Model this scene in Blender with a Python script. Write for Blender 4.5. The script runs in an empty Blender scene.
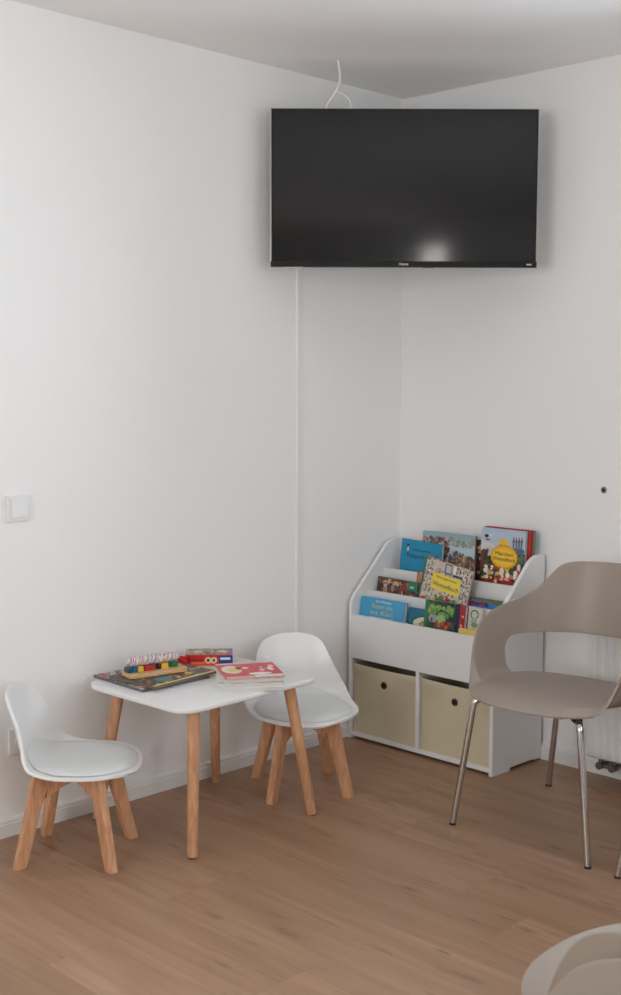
import bpy, bmesh, math, random
import numpy as np
from mathutils import Vector, Matrix
random.seed(7)
SC = bpy.context.scene
COL = SC.collection
PI = math.pi

# ------------------------------------------------------------------ materials
def nodes_mat(name):
    m = bpy.data.materials.new(name); m.use_nodes = True
    nt = m.node_tree; b = nt.nodes['Principled BSDF']
    return m, nt, b

def srgb(r, g, b):
    f = lambda c: (c/255/12.92) if c/255 <= .04045 else ((c/255+.055)/1.055)**2.4
    return (f(r), f(g), f(b), 1)

def mat(name, col, rough=.5, metal=0, bump=0, bscale=60, vary=.04, coat=0, spec=.5, stretch=None):
    """plain material with a little procedural colour variation and bump"""
    m, nt, b = nodes_mat(name)
    tc = nt.nodes.new('ShaderNodeTexCoord')
    mp = nt.nodes.new('ShaderNodeMapping'); nt.links.new(tc.outputs['Object'], mp.inputs['Vector'])
    if stretch: mp.inputs['Scale'].default_value = stretch
    n = nt.nodes.new('ShaderNodeTexNoise'); n.inputs['Scale'].default_value = bscale
    n.inputs['Detail'].default_value = 4
    nt.links.new(mp.outputs[0], n.inputs['Vector'])
    mr = nt.nodes.new('ShaderNodeMapRange')
    mr.inputs['To Min'].default_value = 1-vary; mr.inputs['To Max'].default_value = 1+vary
    nt.links.new(n.outputs['Fac'], mr.inputs['Value'])
    vm = nt.nodes.new('ShaderNodeVectorMath'); vm.operation = 'SCALE'
    vm.inputs[0].default_value = col[:3]
    nt.links.new(mr.outputs[0], vm.inputs['Scale'])
    nt.links.new(vm.outputs[0], b.inputs['Base Color'])
    b.inputs['Roughness'].default_value = rough
    b.inputs['Metallic'].default_value = metal
    b.inputs['Coat Weight'].default_value = coat
    b.inputs['Specular IOR Level'].default_value = spec
    if bump:
        bp = nt.nodes.new('ShaderNodeBump'); bp.inputs['Strength'].default_value = bump
        bp.inputs['Distance'].default_value = .002
        nt.links.new(n.outputs['Fac'], bp.inputs['Height']); nt.links.new(bp.outputs[0], b.inputs['Normal'])
    return m

def wood(name, c1, c2, rough=.45, scale=(14, 14, 1.6)):
    m, nt, b = nodes_mat(name)
    tc = nt.nodes.new('ShaderNodeTexCoord'); mp = nt.nodes.new('ShaderNodeMapping')
    mp.inputs['Scale'].default_value = scale
    nt.links.new(tc.outputs['Object'], mp.inputs['Vector'])
    n = nt.nodes.new('ShaderNodeTexNoise'); n.inputs['Scale'].default_value = 6; n.inputs['Detail'].default_value = 6
    n.inputs['Distortion'].default_value = .6
    nt.links.new(mp.outputs[0], n.inputs['Vector'])
    cr = nt.nodes.new('ShaderNodeValToRGB')
    cr.color_ramp.elements[0].position = .35; cr.color_ramp.elements[0].color = c1
    cr.color_ramp.elements[1].position = .68; cr.color_ramp.elements[1].color = c2
    nt.links.new(n.outputs['Fac'], cr.inputs['Fac']); nt.links.new(cr.outputs[0], b.inputs['Base Color'])
    b.inputs['Roughness'].default_value = rough
    return m

M = {}
M['wall'] = mat('painted wall', (.87, .868, .862), .85, bump=.12, bscale=240, vary=.012)
M['ceiling'] = mat('painted ceiling', (.92, .918, .91), .9, bump=.1, bscale=200, vary=.012)
M['trim'] = mat('white lacquered trim', (.80, .795, .78), .4, vary=.01)
M['duct'] = mat('cable duct plastic', (.84, .828, .795), .4, vary=.01)
M['white_plastic'] = mat('white moulded plastic', (.80, .805, .80), .32, vary=.01, bscale=12)
M['pad'] = mat('white leatherette', (.70, .715, .71), .5, bump=.15, bscale=420, vary=.02)
M['white_board'] = mat('white coated board', (.80, .80, .80), .38, vary=.01, bscale=8)
M['table_top'] = mat('white lacquered table top', (.79, .79, .79), .28, vary=.01, bscale=8)
M['beech'] = wood('beech wood', srgb(190, 138, 102), srgb(216, 167, 128), .45)
M['beech_light'] = wood('light toy wood', srgb(196, 156, 108), srgb(222, 186, 138), .5, (2, 20, 20))
M['taupe'] = mat('taupe moulded plastic', srgb(158, 145, 133), .42, vary=.015, bscale=9, bump=.05)
M['chrome'] = mat('chrome tube', (.62, .61, .60), .12, 1, vary=.02)
M['black_plastic'] = mat('black plastic', (.010, .010, .010), .5, spec=.25)
M['rubber'] = mat('dark rubber', (.03, .027, .025), .7)
M['canvas'] = mat('cream canvas', srgb(210, 200, 172), .95, bump=.5, bscale=700, vary=.07)
M['dark_ring'] = mat('bronze eyelet', (.07, .05, .04), .4, .6)
M['radiator'] = mat('white radiator enamel', (.78, .775, .76), .35, vary=.01)
M['valve'] = mat('dull valve metal', (.20, .19, .18), .45, .7)
M['pages'] = mat('page edges', (.74, .71, .65), .8, bump=.5, bscale=60, vary=.06, stretch=(.2, .2, 30))
M['cable'] = mat('white cable sheath', (.80, .78, .72), .45)
M['silver'] = mat('silver bezel edge', (.55, .56, .56), .3, .8)
M['white_print'] = mat('white print', (.8, .8, .8), .5)
M['dark_print'] = mat('dark blue print', srgb(30, 50, 92), .5)
M['navy_print'] = mat('dark print', srgb(44, 36, 40), .5)
M['orange_print'] = mat('yellow print', srgb(206, 190, 110), .5)
M['hole'] = mat('dark hole', (.015, .014, .013), .9)
M['grey_plastic'] = mat('grey wall plug', (.30, .29, .27), .6)

def screen_mat():
    m, nt, b = nodes_mat('television glass')
    b.inputs['Base Color'].default_value = (.004, .004, .0045, 1)
    b.inputs['Roughness'].default_value = .085
    b.inputs['Specular IOR Level'].default_value = .5
    return m
M['screen'] = screen_mat()

def paint_mat():
    m, nt, b = nodes_mat('printed paper')
    a = nt.nodes.new('ShaderNodeAttribute'); a.attribute_name = 'paint'
    nt.links.new(a.outputs['Color'], b.inputs['Base Color'])
    b.inputs['Roughness'].default_value = .4
    return m
M['paint'] = paint_mat()

def pane_mat():
    m = bpy.data.materials.new('window glass'); m.use_nodes = True
    nt = m.node_tree; nt.nodes.clear()
    o = nt.nodes.new('ShaderNodeOutputMaterial'); mx = nt.nodes.new('ShaderNodeMixShader')
    t = nt.nodes.new('ShaderNodeBsdfTransparent'); g = nt.nodes.new('ShaderNodeBsdfGlossy')
    g.inputs['Roughness'].default_value = .02
    fr = nt.nodes.new('ShaderNodeFresnel')
    nt.links.new(fr.outputs[0], mx.inputs[0])
    nt.links.new(t.outputs[0], mx.inputs[1]); nt.links.new(g.outputs[0], mx.inputs[2])
    nt.links.new(mx.outputs[0], o.inputs['Surface'])
    return m
M['pane'] = pane_mat()

def floor_mat():
    m, nt, b = nodes_mat('laminate oak planks')
    uv = nt.nodes.new('ShaderNodeUVMap'); uv.uv_map = 'plank'
    at = nt.nodes.new('ShaderNodeAttribute'); at.attribute_name = 'tint'
    def math_(op, a, bb=None, v=None):
        n = nt.nodes.new('ShaderNodeMath'); n.operation = op
        if hasattr(a, 'is_linked'): nt.links.new(a, n.inputs[0])
        else: n.inputs[0].default_value = a
        if bb is not None:
            if hasattr(bb, 'is_linked'): nt.links.new(bb, n.inputs[1])
            else: n.inputs[1].default_value = bb
        return n.outputs[0]
    # grain coordinates: stretched along the plank, shifted per plank
    def grain(scale, sx, sy, detail, dist=0.0):
        mp = nt.nodes.new('ShaderNodeMapping'); mp.inputs['Scale'].default_value = (sx, sy, 1)
        nt.links.new(uv.outputs[0], mp.inputs['Vector'])
        cb = nt.nodes.new('ShaderNodeVectorMath'); cb.operation = 'ADD'
        sc = nt.nodes.new('ShaderNodeVectorMath'); sc.operation = 'SCALE'; sc.inputs['Scale'].default_value = 37.0
        nt.links.new(at.outputs['Color'], sc.inputs[0])
        nt.links.new(mp.outputs[0], cb.inputs[0]); nt.links.new(sc.outputs[0], cb.inputs[1])
        n = nt.nodes.new('ShaderNodeTexNoise'); n.inputs['Scale'].default_value = scale
        n.inputs['Detail'].default_value = detail; n.inputs['Distortion'].default_value = dist
        nt.links.new(cb.outputs[0], n.inputs['Vector'])
        return n.outputs['Fac']
    g1 = grain(1, 9, 1.1, 5, .8)
    g2 = grain(1, 70, 2.2, 6, .3)
    g3 = grain(1, 22, 5, 2, .4)
    cr = nt.nodes.new('ShaderNodeValToRGB')
    e = cr.color_ramp.elements
    e[0].position = .28; e[0].color = srgb(142, 107, 82)
    e[1].position = .74; e[1].color = srgb(180, 145, 119)
    k = e.new(.5); k.color = srgb(163, 127, 100)
    mixf = math_('ADD', math_('MULTIPLY', g1, .62), math_('MULTIPLY', g2, .38))
    nt.links.new(mixf, cr.inputs['Fac'])
    # knots / dark streaks
    st = nt.nodes.new('ShaderNodeMapRange')
    st.inputs['From Min'].default_value = .63; st.inputs['From Max'].default_value = .75
    st.inputs['To Min'].default_value = 1; st.inputs['To Max'].default_value = .6
    nt.links.new(g3, st.inputs['Value'])
    # plank tint
    sep = nt.nodes.new('ShaderNodeSeparateColor'); nt.links.new(at.outputs['Color'], sep.inputs[0])
    tint = math_('ADD', math_('MULTIPLY', sep.outputs[0], .13), .935)
    # seams
    uvs = nt.nodes.new('ShaderNodeUVMap'); uvs.uv_map = 'edge'
    sx = nt.nodes.new('ShaderNodeSeparateXYZ'); nt.links.new(uvs.outputs[0], sx.inputs[0])
    sm = nt.nodes.new('ShaderNodeMapRange')
    sm.inputs['From Min'].default_value = .0006; sm.inputs['From Max'].default_value = .0022
    sm.inputs['To Min'].default_value = .84; sm.inputs['To Max'].default_value = 1
    # edge distance: min(u, wu-u, v, L-v) from uv 'plank' is carried by a second attribute
    a2 = nt.nodes.new('ShaderNodeAttribute'); a2.attribute_name = 'size'
    s2 = nt.nodes.new('ShaderNodeSeparateColor'); nt.links.new(a2.outputs['Color'], s2.inputs[0])
    d1 = math_('MINIMUM', sx.outputs[0], math_('SUBTRACT', s2.outputs[0], sx.outputs[0]))
    d2 = math_('MINIMUM', sx.outputs[1], math_('SUBTRACT', s2.outputs[1], sx.outputs[1]))
    nt.links.new(math_('MINIMUM', d1, d2), sm.inputs['Value'])
    f = math_('MULTIPLY', math_('MULTIPLY', st.outputs[0], tint), sm.outputs[0])
    vm = nt.nodes.new('ShaderNodeVectorMath'); vm.operation = 'SCALE'
    nt.links.new(cr.outputs[0], vm.inputs[0]); nt.links.new(f, vm.inputs['Scale'])
    nt.links.new(vm.outputs[0], b.inputs['Base Color'])
    b.inputs['Roughness'].default_value = .42
    bp = nt.nodes.new('ShaderNodeBump'); bp.inputs['Strength'].default_value = .12
    bp.inputs['Distance'].default_value = .001
    nt.links.new(g2, bp.inputs['Height']); nt.links.new(bp.outputs[0], b.inputs['Normal'])
    return m
M['floor'] = floor_mat()

# ------------------------------------------------------------------ helpers
def tag(o, label=None, cat=None, group=None, kind=None):
    if label: o['label'] = label
    if cat: o['category'] = cat
    if group: o['group'] = group
    if kind: o['kind'] = kind
    return o

def empty(name, loc=(0, 0, 0), rz=0, mw=None):
    o = bpy.data.objects.new(name, None); o.empty_display_size = .05
    COL.objects.link(o)
    if mw is not None: o.matrix_world = mw
    else: o.location = loc; o.rotation_euler = (0, 0, rz)
    return o

def obj(name, bm, m, parent=None, smooth=False, mods=(), angle=35):
    me = bpy.data.meshes.new(name)
    bmesh.ops.recalc_face_normals(bm, faces=bm.faces[:]) if smooth != 'keep' else None
    bm.to_mesh(me); bm.free()
    if isinstance(m, (list, tuple)):
        for x in m: me.materials.append(x)
    else: me.materials.append(m)
    if smooth:
        for p in me.polygons: p.use_smooth = True
        try: me.set_sharp_from_angle(angle=math.radians(angle))
        except Exception: pass
    o = bpy.data.objects.new(name, me); COL.objects.link(o)
    if parent: o.parent = parent
    for (t, kw) in mods:
        md = o.modifiers.new(t, t)
        for k, v in kw.items(): setattr(md, k, v)
    return o

def bx(bm, x0, x1, y0, y1, z0, z1, bev=0, mx=None, seg=2):
    vs = [bm.verts.new(p) for p in
          [(x0, y0, z0), (x1, y0, z0), (x1, y1, z0), (x0, y1, z0), (x0, y0, z1), (x1, y0, z1), (x1, y1, z1), (x0, y1, z1)]]
    fs = [bm.faces.new([vs[i] for i in f]) for f in
          [(3, 2, 1, 0), (4, 5, 6, 7), (0, 1, 5, 4), (1, 2, 6, 5), (2, 3, 7, 6), (3, 0, 4, 7)]]
    new = vs
    if bev:
        es = list({e for f in fs for e in f.edges})
        r = bmesh.ops.bevel(bm, geom=es, offset=bev, segments=seg, affect='EDGES', profile=.6)
        new = list({v for f in r['faces'] for v in f.verts} | {v for v in vs if v.is_valid})
    if mx is not None: bmesh.ops.transform(bm, matrix=mx, verts=[v for v in new if v.is_valid])
    return new

def prism(bm, pts, h0, h1, axis='y', mx=None):
    """extrude a closed outline; axis y: pts are (x,z); axis z: pts are (x,y); axis x: (y,z)"""
    def P(p, h):
        return {'y': (p[0], h, p[1]), 'z': (p[0], p[1], h), 'x': (h, p[0], p[1])}[axis]
    a = [bm.verts.new(P(p, h0)) for p in pts]; b = [bm.verts.new(P(p, h1)) for p in pts]
    bm.faces.new(a[::-1]); bm.faces.new(b)
    n = len(pts)
    for i in range(n): bm.faces.new([a[i], a[(i+1) % n], b[(i+1) % n], b[i]])
    if mx is not None: bmesh.ops.transform(bm, matrix=mx, verts=a+b)
    return a+b

def tube(bm, pts, rad, seg=12, caps=True):
    pts = [Vector(p) for p in pts]
    rads = rad if isinstance(rad, (list, tuple)) else [rad]*len(pts)
    rings = []
    t0 = (pts[1]-pts[0]).normalized()
    ref = Vector((0, 0, 1)) if abs(t0.z) < .9 else Vector((1, 0, 0))
    nrm = t0.cross(ref).normalized()
    for i, p in enumerate(pts):
        t = ((pts[min(i+1, len(pts)-1)]-p).normalized() + (p-pts[max(i-1, 0)]).normalized())
        t = t.normalized() if t.length > 1e-6 else t0
        nrm = (nrm-t*nrm.dot(t)).normalized(); bn = t.cross(nrm)
        rings.append([bm.verts.new(p+(nrm*math.cos(2*PI*k/seg)+bn*math.sin(2*PI*k/seg))*rads[i]) for k in range(seg)])
    for a, b in zip(rings, rings[1:]):
        for k in range(seg): bm.faces.new([a[k], a[(k+1) % seg], b[(k+1) % seg], b[k]])
    if caps: bm.faces.new(rings[0][::-1]); bm.faces.new(rings[-1])
    return [v for r in rings for v in r]

def smooth_path(pts, n=6):
    """Catmull-Rom through the points"""
    P = [Vector(p) for p in pts]; P = [P[0]*2-P[1]]+P+[P[-1]*2-P[-2]]
    out = []
    for i in range(1, len(P)-2):
        for k in range(n):
            t = k/n
            out.append(.5*((2*P[i])+(P[i+1]-P[i-1])*t+(2*P[i-1]-5*P[i]+4*P[i+1]-P[i+2])*t*t+(3*P[i]-P[i-1]-3*P[i+1]+P[i+2])*t**3))
    out.append(P[-2]); return out

def rrect(w, h, r, n=6):
    pts = []
    for cx, cy, a0 in ((w/2-r, h/2-r, 0), (-w/2+r, h/2-r, 90), (-w/2+r, -h/2+r, 180), (w/2-r, -h/2+r, 270)):
        for k in range(n+1):
            a = math.radians(a0+90*k/n); pts.append((cx+r*math.cos(a), cy+r*math.sin(a)))
    return pts

def copy_tree(o, parent=None):
    c = o.copy(); COL.objects.link(c)
    if parent:
        c.parent = parent; c.matrix_parent_inverse = o.matrix_parent_inverse.copy()
    for ch in [x for x in bpy.data.objects if x.parent == o]: copy_tree(ch, c)
    return c

def interp(x, xs, ys):
    return float(np.interp(x, xs, ys))

def cinterp(x, xs, ys):
    """smooth monotone-ish interpolation (cubic hermite)"""
    n = len(xs)
    if x <= xs[0]: return ys[0]
    if x >= xs[-1]: return ys[-1]
    i = max(j for j in range(n-1) if xs[j] <= x)
    def sl(j):
        if j <= 0: return (ys[1]-ys[0])/(xs[1]-xs[0])
        if j >= n-1: return (ys[-1]-ys[-2])/(xs[-1]-xs[-2])
        a = (ys[j]-ys[j-1])/(xs[j]-xs[j-1]); b = (ys[j+1]-ys[j])/(xs[j+1]-xs[j])
        return 0 if a*b <= 0 else 2*a*b/(a+b)
    h = xs[i+1]-xs[i]; t = (x-xs[i])/h
    return ((2*t**3-3*t*t+1)*ys[i]+(t**3-2*t*t+t)*h*sl(i)+(-2*t**3+3*t*t)*ys[i+1]+(t**3-t*t)*h*sl(i+1))

def text(s, size, m, parent, loc, width=None, name='title', rot=0, ext=.0002, mx=None):
    cu = bpy.data.curves.new('t', 'FONT'); cu.body = s; cu.size = size
    cu.align_x = 'CENTER'; cu.align_y = 'CENTER'; cu.extrude = ext; cu.resolution_u = 3
    o = bpy.data.objects.new('t', cu); COL.objects.link(o)
    dg = bpy.context.evaluated_depsgraph_get()
    me = bpy.data.meshes.new_from_object(o.evaluated_get(dg))
    bpy.data.objects.remove(o); bpy.data.curves.remove(cu)
    me.materials.clear(); me.materials.append(m)
    xs = [v.co.x for v in me.vertices]
    s_ = 1 if not width else width/(max(xs)-min(xs))
    T = Matrix.Translation(loc) @ (mx if mx is not None else Matrix.Identity(4)) @ Matrix.Rotation(rot, 4, 'Z') @ Matrix.Diagonal((s_, 1, 1, 1))
    me.transform(T); me.name = name
    t = bpy.data.objects.new(name, me); COL.objects.link(t)
    if parent: t.parent = parent
    return t

# ------------------------------------------------------------------ room shell
RX0, RY0, H = -5.6, -3.92, 2.5      # room spans x RX0..0, y RY0..0; the photographed corner is (0,0)
WT = .25
def struct(name, bm, m, **k):
    o = obj(name, bm, m, **k); o['kind'] = 'structure'; return o

def wall_boxes(bm, a0, a1, holes, place):
    """wall running a0..a1 with holes (b0,b1,z0,z1); place(bm,a0,a1,z0,z1) adds one block"""
    cur = a0
    for (b0, b1, z0, z1) in sorted(holes):
        place(bm, cur, b0, 0, H); 
        if z0 > 0: place(bm, b0, b1, 0, z0)
        place(bm, b0, b1, z1, H); cur = b1
    place(bm, cur, a1, 0, H)

W1 = (-2.45, -1.012, .86, 2.18)      # in the right wall
W2 = (-2.15, -.55, .86, 2.2)          # opposite the left wall
W3 = (-3.52, -3.13, .9, 2.42)         # narrow glazed slit of the door behind the viewer
W4 = (-2.9, -1.2, .86, 2.2)          # opposite the right wall
bm = bmesh.new(); bx(bm, RX0-WT, WT, 0, WT, 0, H); struct('wall_left', bm, M['wall'])
bm = bmesh.new(); wall_boxes(bm, RY0, 0, [W1], lambda b, a, c, z0, z1: bx(b, 0, WT, a, c, z0, z1)); struct('wall_right', bm, M['wall'])
bm = bmesh.new(); wall_boxes(bm, RX0-WT, WT, [W2, W3], lambda b, a, c, z0, z1: bx(b, a, c, RY0-WT, RY0, z0, z1)); struct('wall_front', bm, M['wall'])
bm = bmesh.new(); wall_boxes(bm, RY0, 0, [W4], lambda b, a, c, z0, z1: bx(b, RX0-WT, RX0, a, c, z0, z1)); struct('wall_back', bm, M['wall'])
bm = bmesh.new(); bx(bm, RX0-WT, WT, RY0-WT, WT, H, H+.2); struct('ceiling', bm, M['ceiling'])

# floor: one mesh of plank faces, planks run along y
bm = bmesh.new()
luv = bm.loops.layers.uv.new('plank'); leu = bm.loops.layers.uv.new('edge')
lti = bm.loops.layers.float_color.new('tint'); lsz = bm.loops.layers.float_color.new('size')
PW, PL = .207, 1.285
k0 = math.floor((RX0+.97)/PW)-1
known = {-3: -.715, -2: -1.465, -1: -1.25, -5: -1.26, -4: -.716, 0: -2.1, 1: -.62}
rr = random.Random(5)
for k in range(k0, 6):
    xa, xb = max(-.97+k*PW, RX0-.02), min(-.97+(k+1)*PW, .02)
    if xb <= xa: continue
    off = known.get(k, rr.uniform(-PL, 0))
    y = off
    while y > RY0-.02: y -= PL
    while y < .02:
        ya, yb = max(y, RY0-.02), min(y+PL, .02)
        if yb > ya:
            f = bm.faces.new([bm.verts.new((xa, ya, 0)), bm.verts.new((xb, ya, 0)), bm.verts.new((xb, yb, 0)), bm.verts.new((xa, yb, 0))])
            t = (rr.random(), rr.random(), rr.random(), 1)
            for l in f.loops:
                c = l.vert.co
                l[luv].uv = (c.x-xa, c.y-ya); l[leu].uv = (c.x-xa, c.y-ya)
                l[lti] = t; l[lsz] = (xb-xa, yb-ya, 0, 1)
        y += PL
bmesh.ops.remove_doubles(bm, verts=bm.verts[:], dist=1e-5)
r = bmesh.ops.extrude_face_region(bm, geom=bm.faces[:])
bmesh.ops.translate(bm, vec=(0, 0, -.05), verts=[g for g in r['geom'] if isinstance(g, bmesh.types.BMVert)])
fl = struct('floor', bm, M['floor'])

# skirting with a stepped top
def skirting(name, a, c, along):
    prof = [(0, 0), (.016, 0), (.016, .040), (.0125, .0425), (.0125, .0455), (.0145, .047), (.0135, .051), (.008, .056), (.003, .059), (0, .059)]
    bm = bmesh.new()
    if along == 'x':   # against y=0
        prism(bm, [(-p[0]-.0005, p[1]+.0005) for p in prof], a, c, 'x')
    elif along == 'y':
        prism(bm, [(-p[0]-.0005, p[1]+.0005) for p in prof], a, c, 'y')
    struct(name, bm, M['trim'])
skirting('baseboard_left', RX0+.001, -.001, 'x')
skirting('baseboard_right', RY0+.001, -.018, 'y')

# windows (outside the frame): frame, sash and pane each
def window(name, axis, wall_at, out, b0, b1, z0, z1):
    """axis 'x': wall plane x=wall_at; axis 'y': wall plane y=wall_at; out=+1/-1 direction outside"""
    d0, d1 = sorted((wall_at+out*.10, wall_at+out*.17))
    def B(bm, a, c, p, q, g=0):
        e0, e1 = (d0+g, d1-g)
        if axis == 'x': bx(bm, e0, e1, a, c, p, q, .004)
        else: bx(bm, a, c, e0, e1, p, q, .004)
    t = min(.06, (b1-b0)*.2)
    bm = bmesh.new()
    B(bm, b0+.001, b1-.001, z0+.001, z0+t); B(bm, b0+.001, b1-.001, z1-t, z1-.001)
    B(bm, b0+.001, b0+t, z0+t, z1-t); B(bm, b1-t, b1-.001, z0+t, z1-t)
    if b1-b0 > 1: B(bm, (b0+b1)/2-.035, (b0+b1)/2+.035, z0+t, z1-t)
    o = struct(name, bm, M['trim'])
    bm = bmesh.new(); dm = (d0+d1)/2
    if axis == 'x': bx(bm, dm-.004, dm+.004, b0+t*.6, b1-t*.6, z0+t*.6, z1-t*.6)
    else: bx(bm, b0+t*.6, b1-t*.6, dm-.004, dm+.004, z0+t*.6, z1-t*.6)
    obj('pane', bm, M['pane'], o)
    # daylight entering through the opening
    L = bpy.data.lights.new(name+'_daylight', 'AREA'); L.shape = 'RECTANGLE'
    L.size = (b1-b0)*.98; L.size_y = (z1-z0)*.98
    lo = bpy.data.objects.new(name+'_daylight', L); COL.objects.link(lo)
    c = wall_at+out*.24; zc = (z0+z1)/2; m = (b0+b1)/2
    lo.location = (c, m, zc) if axis == 'x' else (m, c, zc)
    v = Vector((-out, 0, 0)) if axis == 'x' else Vector((0, -out, 0))
    lo.rotation_euler = v.to_track_quat('-Z', 'Y').to_euler()
    if axis == 'x': L.size, L.size_y = L.size, L.size_y
    return L
L1 = window('window_1', 'x', 0, 1, *W1)
L2 = window('window_2', 'y', RY0, -1, *W2)
L3 = window('window_3', 'y', RY0, -1, *W3)
L4 = window('window_4', 'x', RX0, -1, *W4)
L1.energy, L2.energy, L3.energy, L4.energy = 64, 18, 27, 72
L1.color = (.80, .90, 1.0); L2.color = (.93, .97, 1.0); L3.color = (1, .97, .92); L4.color = (.97, .975, .965)

# ------------------------------------------------------------------ things on the walls
# cable duct on the left wall, below the television
bm = bmesh.new()
prism(bm, [(-.586-.0095, -.0005), (-.586+.0095, -.0005), (-.586+.0095, -.009), (-.586+.007, -.0105), (-.586-.007, -.0105), (-.586-.0095, -.009)], .062, 1.86, 'z')
tag(obj('cable_duct', bm, M['duct']), 'narrow vertical white cable duct running down the wall below the television', 'cable duct')

# light switch
sw = empty('light_switch', (-1.774, 0, 1.009))
bm = bmesh.new(); bx(bm, -.0405, .0405, -.010, -.0004, -.0405, .0405, .003); obj('switch_frame', bm, M['white_plastic'], sw)
bm = bmesh.new(); prism(bm, [(-.0102, -.0275), (-.0165, -.0275), (-.0125, .0275), (-.0102, .0275)], -.0275, .0275, 'x'); obj('rocker', bm, M['white_plastic'], sw)
tag(sw, 'white square light switch on the left wall', 'light switch')

# socket low on the wall behind the left chair
so = empty('wall_socket', (-1.784, 0, .292))
bm = bmesh.new(); bx(bm, -.0405, .0405, -.010, -.0004, -.0405, .0405, .003); obj('socket_frame', bm, M['white_plastic'], so)
bm = bmesh.new()
tube(bm, [(0, -.0105, 0), (0, -.014, 0)], .0215, 24); obj('socket_insert', bm, M['white_plastic'], so)
bm = bmesh.new()
for s in (-1, 1): tube(bm, [(s*.0095, -.0139, 0), (s*.0095, -.0145, 0)], .0025, 10)
obj('contact_hole', bm, M['hole'], so)
tag(so, 'white wall socket low on the wall behind the left small chair', 'socket')

# wall plug in the right wall
wp = empty('wall_plug', (0, -.943, 1.017))
bm = bmesh.new()
ring_out, ring_in = .0125, .0065
vs = []
for x, rds in ((-.0006, .0125), (-.0022, .0115), (-.0022, .007)):
    vs.append([bm.verts.new((x, rds*math.cos(2*PI*k/20), rds*math.sin(2*PI*k/20))) for k in range(20)])
for a, b in zip(vs, vs[1:]):
    for k in range(20): bm.faces.new([a[k], a[(k+1) % 20], b[(k+1) % 20], b[k]])
obj('collar', bm, M['grey_plastic'], wp, smooth=True)
bm = bmesh.new(); tube(bm, [(-.0008, 0, 0), (-.0016, 0, 0)], .0085, 20); obj('plug_hole', bm, M['hole'], wp)
tag(wp, 'small round dark wall plug in the right wall above the taupe armchair', 'wall plug')

# ------------------------------------------------------------------ television
cyaw = .7827658728
cd = Vector((math.cos(cyaw), math.sin(cyaw), 0)); cr_ = Vector((math.sin(cyaw), -math.cos(cyaw), 0))
TVW, TVH = .9245, .5355
tvc = Vector((-.4805, -.4195, 1.793+TVH/2+.0015))
# local frame: X = to the right as seen, Y = into the wall corner, Z up
mw = Matrix(((cr_.x, cd.x, 0, tvc.x), (cr_.y, cd.y, 0, tvc.y), (0, 0, 1, tvc.z), (0, 0, 0, 1)))
tv = empty('television', mw=mw)
tag(tv, 'large flat black television mounted high across the corner', 'television')
bm = bmesh.new(); bx(bm, -TVW/2, TVW/2, .0035, .024, -TVH/2, TVH/2, .002); obj('housing', bm, M['silver'], tv)
bm = bmesh.new(); bx(bm, -TVW/2+.0025, TVW/2-.0025, .0005, .0036, -TVH/2, TVH/2-.003); obj('bezel', bm, M['black_plastic'], tv)
bm = bmesh.new(); bx(bm, -TVW/2+.008, TVW/2-.008, -.0006, .0006, -TVH/2+.016, TVH/2-.008); obj('screen', bm, M['screen'], tv)
bm = bmesh.new(); prism(bm, [(-.004, -TVH/2-.004), (-.004, -TVH/2+.014), (.001, -TVH/2+.0155), (.02, -TVH/2+.0155), (.02, -TVH/2-.004)], -TVW/2, TVW/2, 'x'); strip = obj('lower_strip', bm, M['black_plastic'], tv)
bm = bmesh.new(); bx(bm, -TVW/2+.12, TVW/2-.12, .024, .062, -TVH/2+.03, TVH/2-.12, .012); obj('rear_cover', bm, M['black_plastic'], tv)
RX90 = Matrix.Rotation(PI/2, 4, 'X')
text('Hisense', .0135, M['white_print'], tv, (0, -.0043, -TVH/2+.006), width=.032, name='brand_mark', mx=RX90)
bm = bmesh.new(); bx(bm, -.02+.085, .02+.085, -.0075, -.003, -TVH/2-.007, -TVH/2+.0005, .0015); obj('sensor', bm, M['black_plastic'], tv)
bm = bmesh.new(); bx(bm, -TVW/2+.055, -TVW/2+.115, .003, .018, -TVH/2-.0085, -TVH/2-.003, .001); obj('label_strip', bm, M['silver'], tv)
bm = bmesh.new(); bx(bm, TVW/2-.035, TVW/2-.018, -.0046, -.0038, -TVH/2+.003, -TVH/2+.008); obj('rating_mark', bm, M['silver'], tv)
# wall bracket: plate behind the set, swivel arm and wall plate
bm = bmesh.new(); bx(bm, -.12, .12, .062, .070, -.12, .12, .002); obj('mount_plate', bm, M['black_plastic'], tv)
bm = bmesh.new()
pa = Vector((0, .07, 0)); imw = mw.inverted()
pb = imw @ Vector((-.004, -.18, tvc.z))
tube(bm, smooth_path([pa, (.02, .2, 0), (pb.x-.08, pb.y-.08, 0), pb], 5), .016, 12); obj('swivel_arm', bm, M['black_plastic'], tv)

# cable from the ceiling to the television
ca = empty('ceiling_cable', (-.612, -.224, 2.5))
def rel(P): return [Vector(p)-Vector((-.612, -.224, 2.5)) for p in P]
fork = (-.619, -.222, 2.392)
bm = bmesh.new(); tube(bm, smooth_path(rel([(-.612, -.224, 2.4995), (-.606, -.228, 2.462), (-.609, -.230, 2.42), fork]), 6), .0038, 10); obj('sheath', bm, M['cable'], ca, smooth=True)
bm = bmesh.new(); tube(bm, smooth_path(rel([fork, (-.630, -.212, 2.370), (-.640, -.200, 2.34), (-.642, -.20, 2.25), (-.60, -.20, 2.17)]), 6), .0034, 10); obj('lead', bm, M['cable'], ca, smooth=True)
bm = bmesh.new(); tube(bm, smooth_path(rel([fork, (-.602, -.238, 2.386), (-.584, -.254, 2.366), (-.578, -.256, 2.335), (-.56, -.24, 2.25)]), 6), .0026, 10); obj('lead', bm, M['cable'], ca, smooth=True)
tag(ca, 'white cable dangling from the ceiling and forking down behind the television', 'cable')

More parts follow.
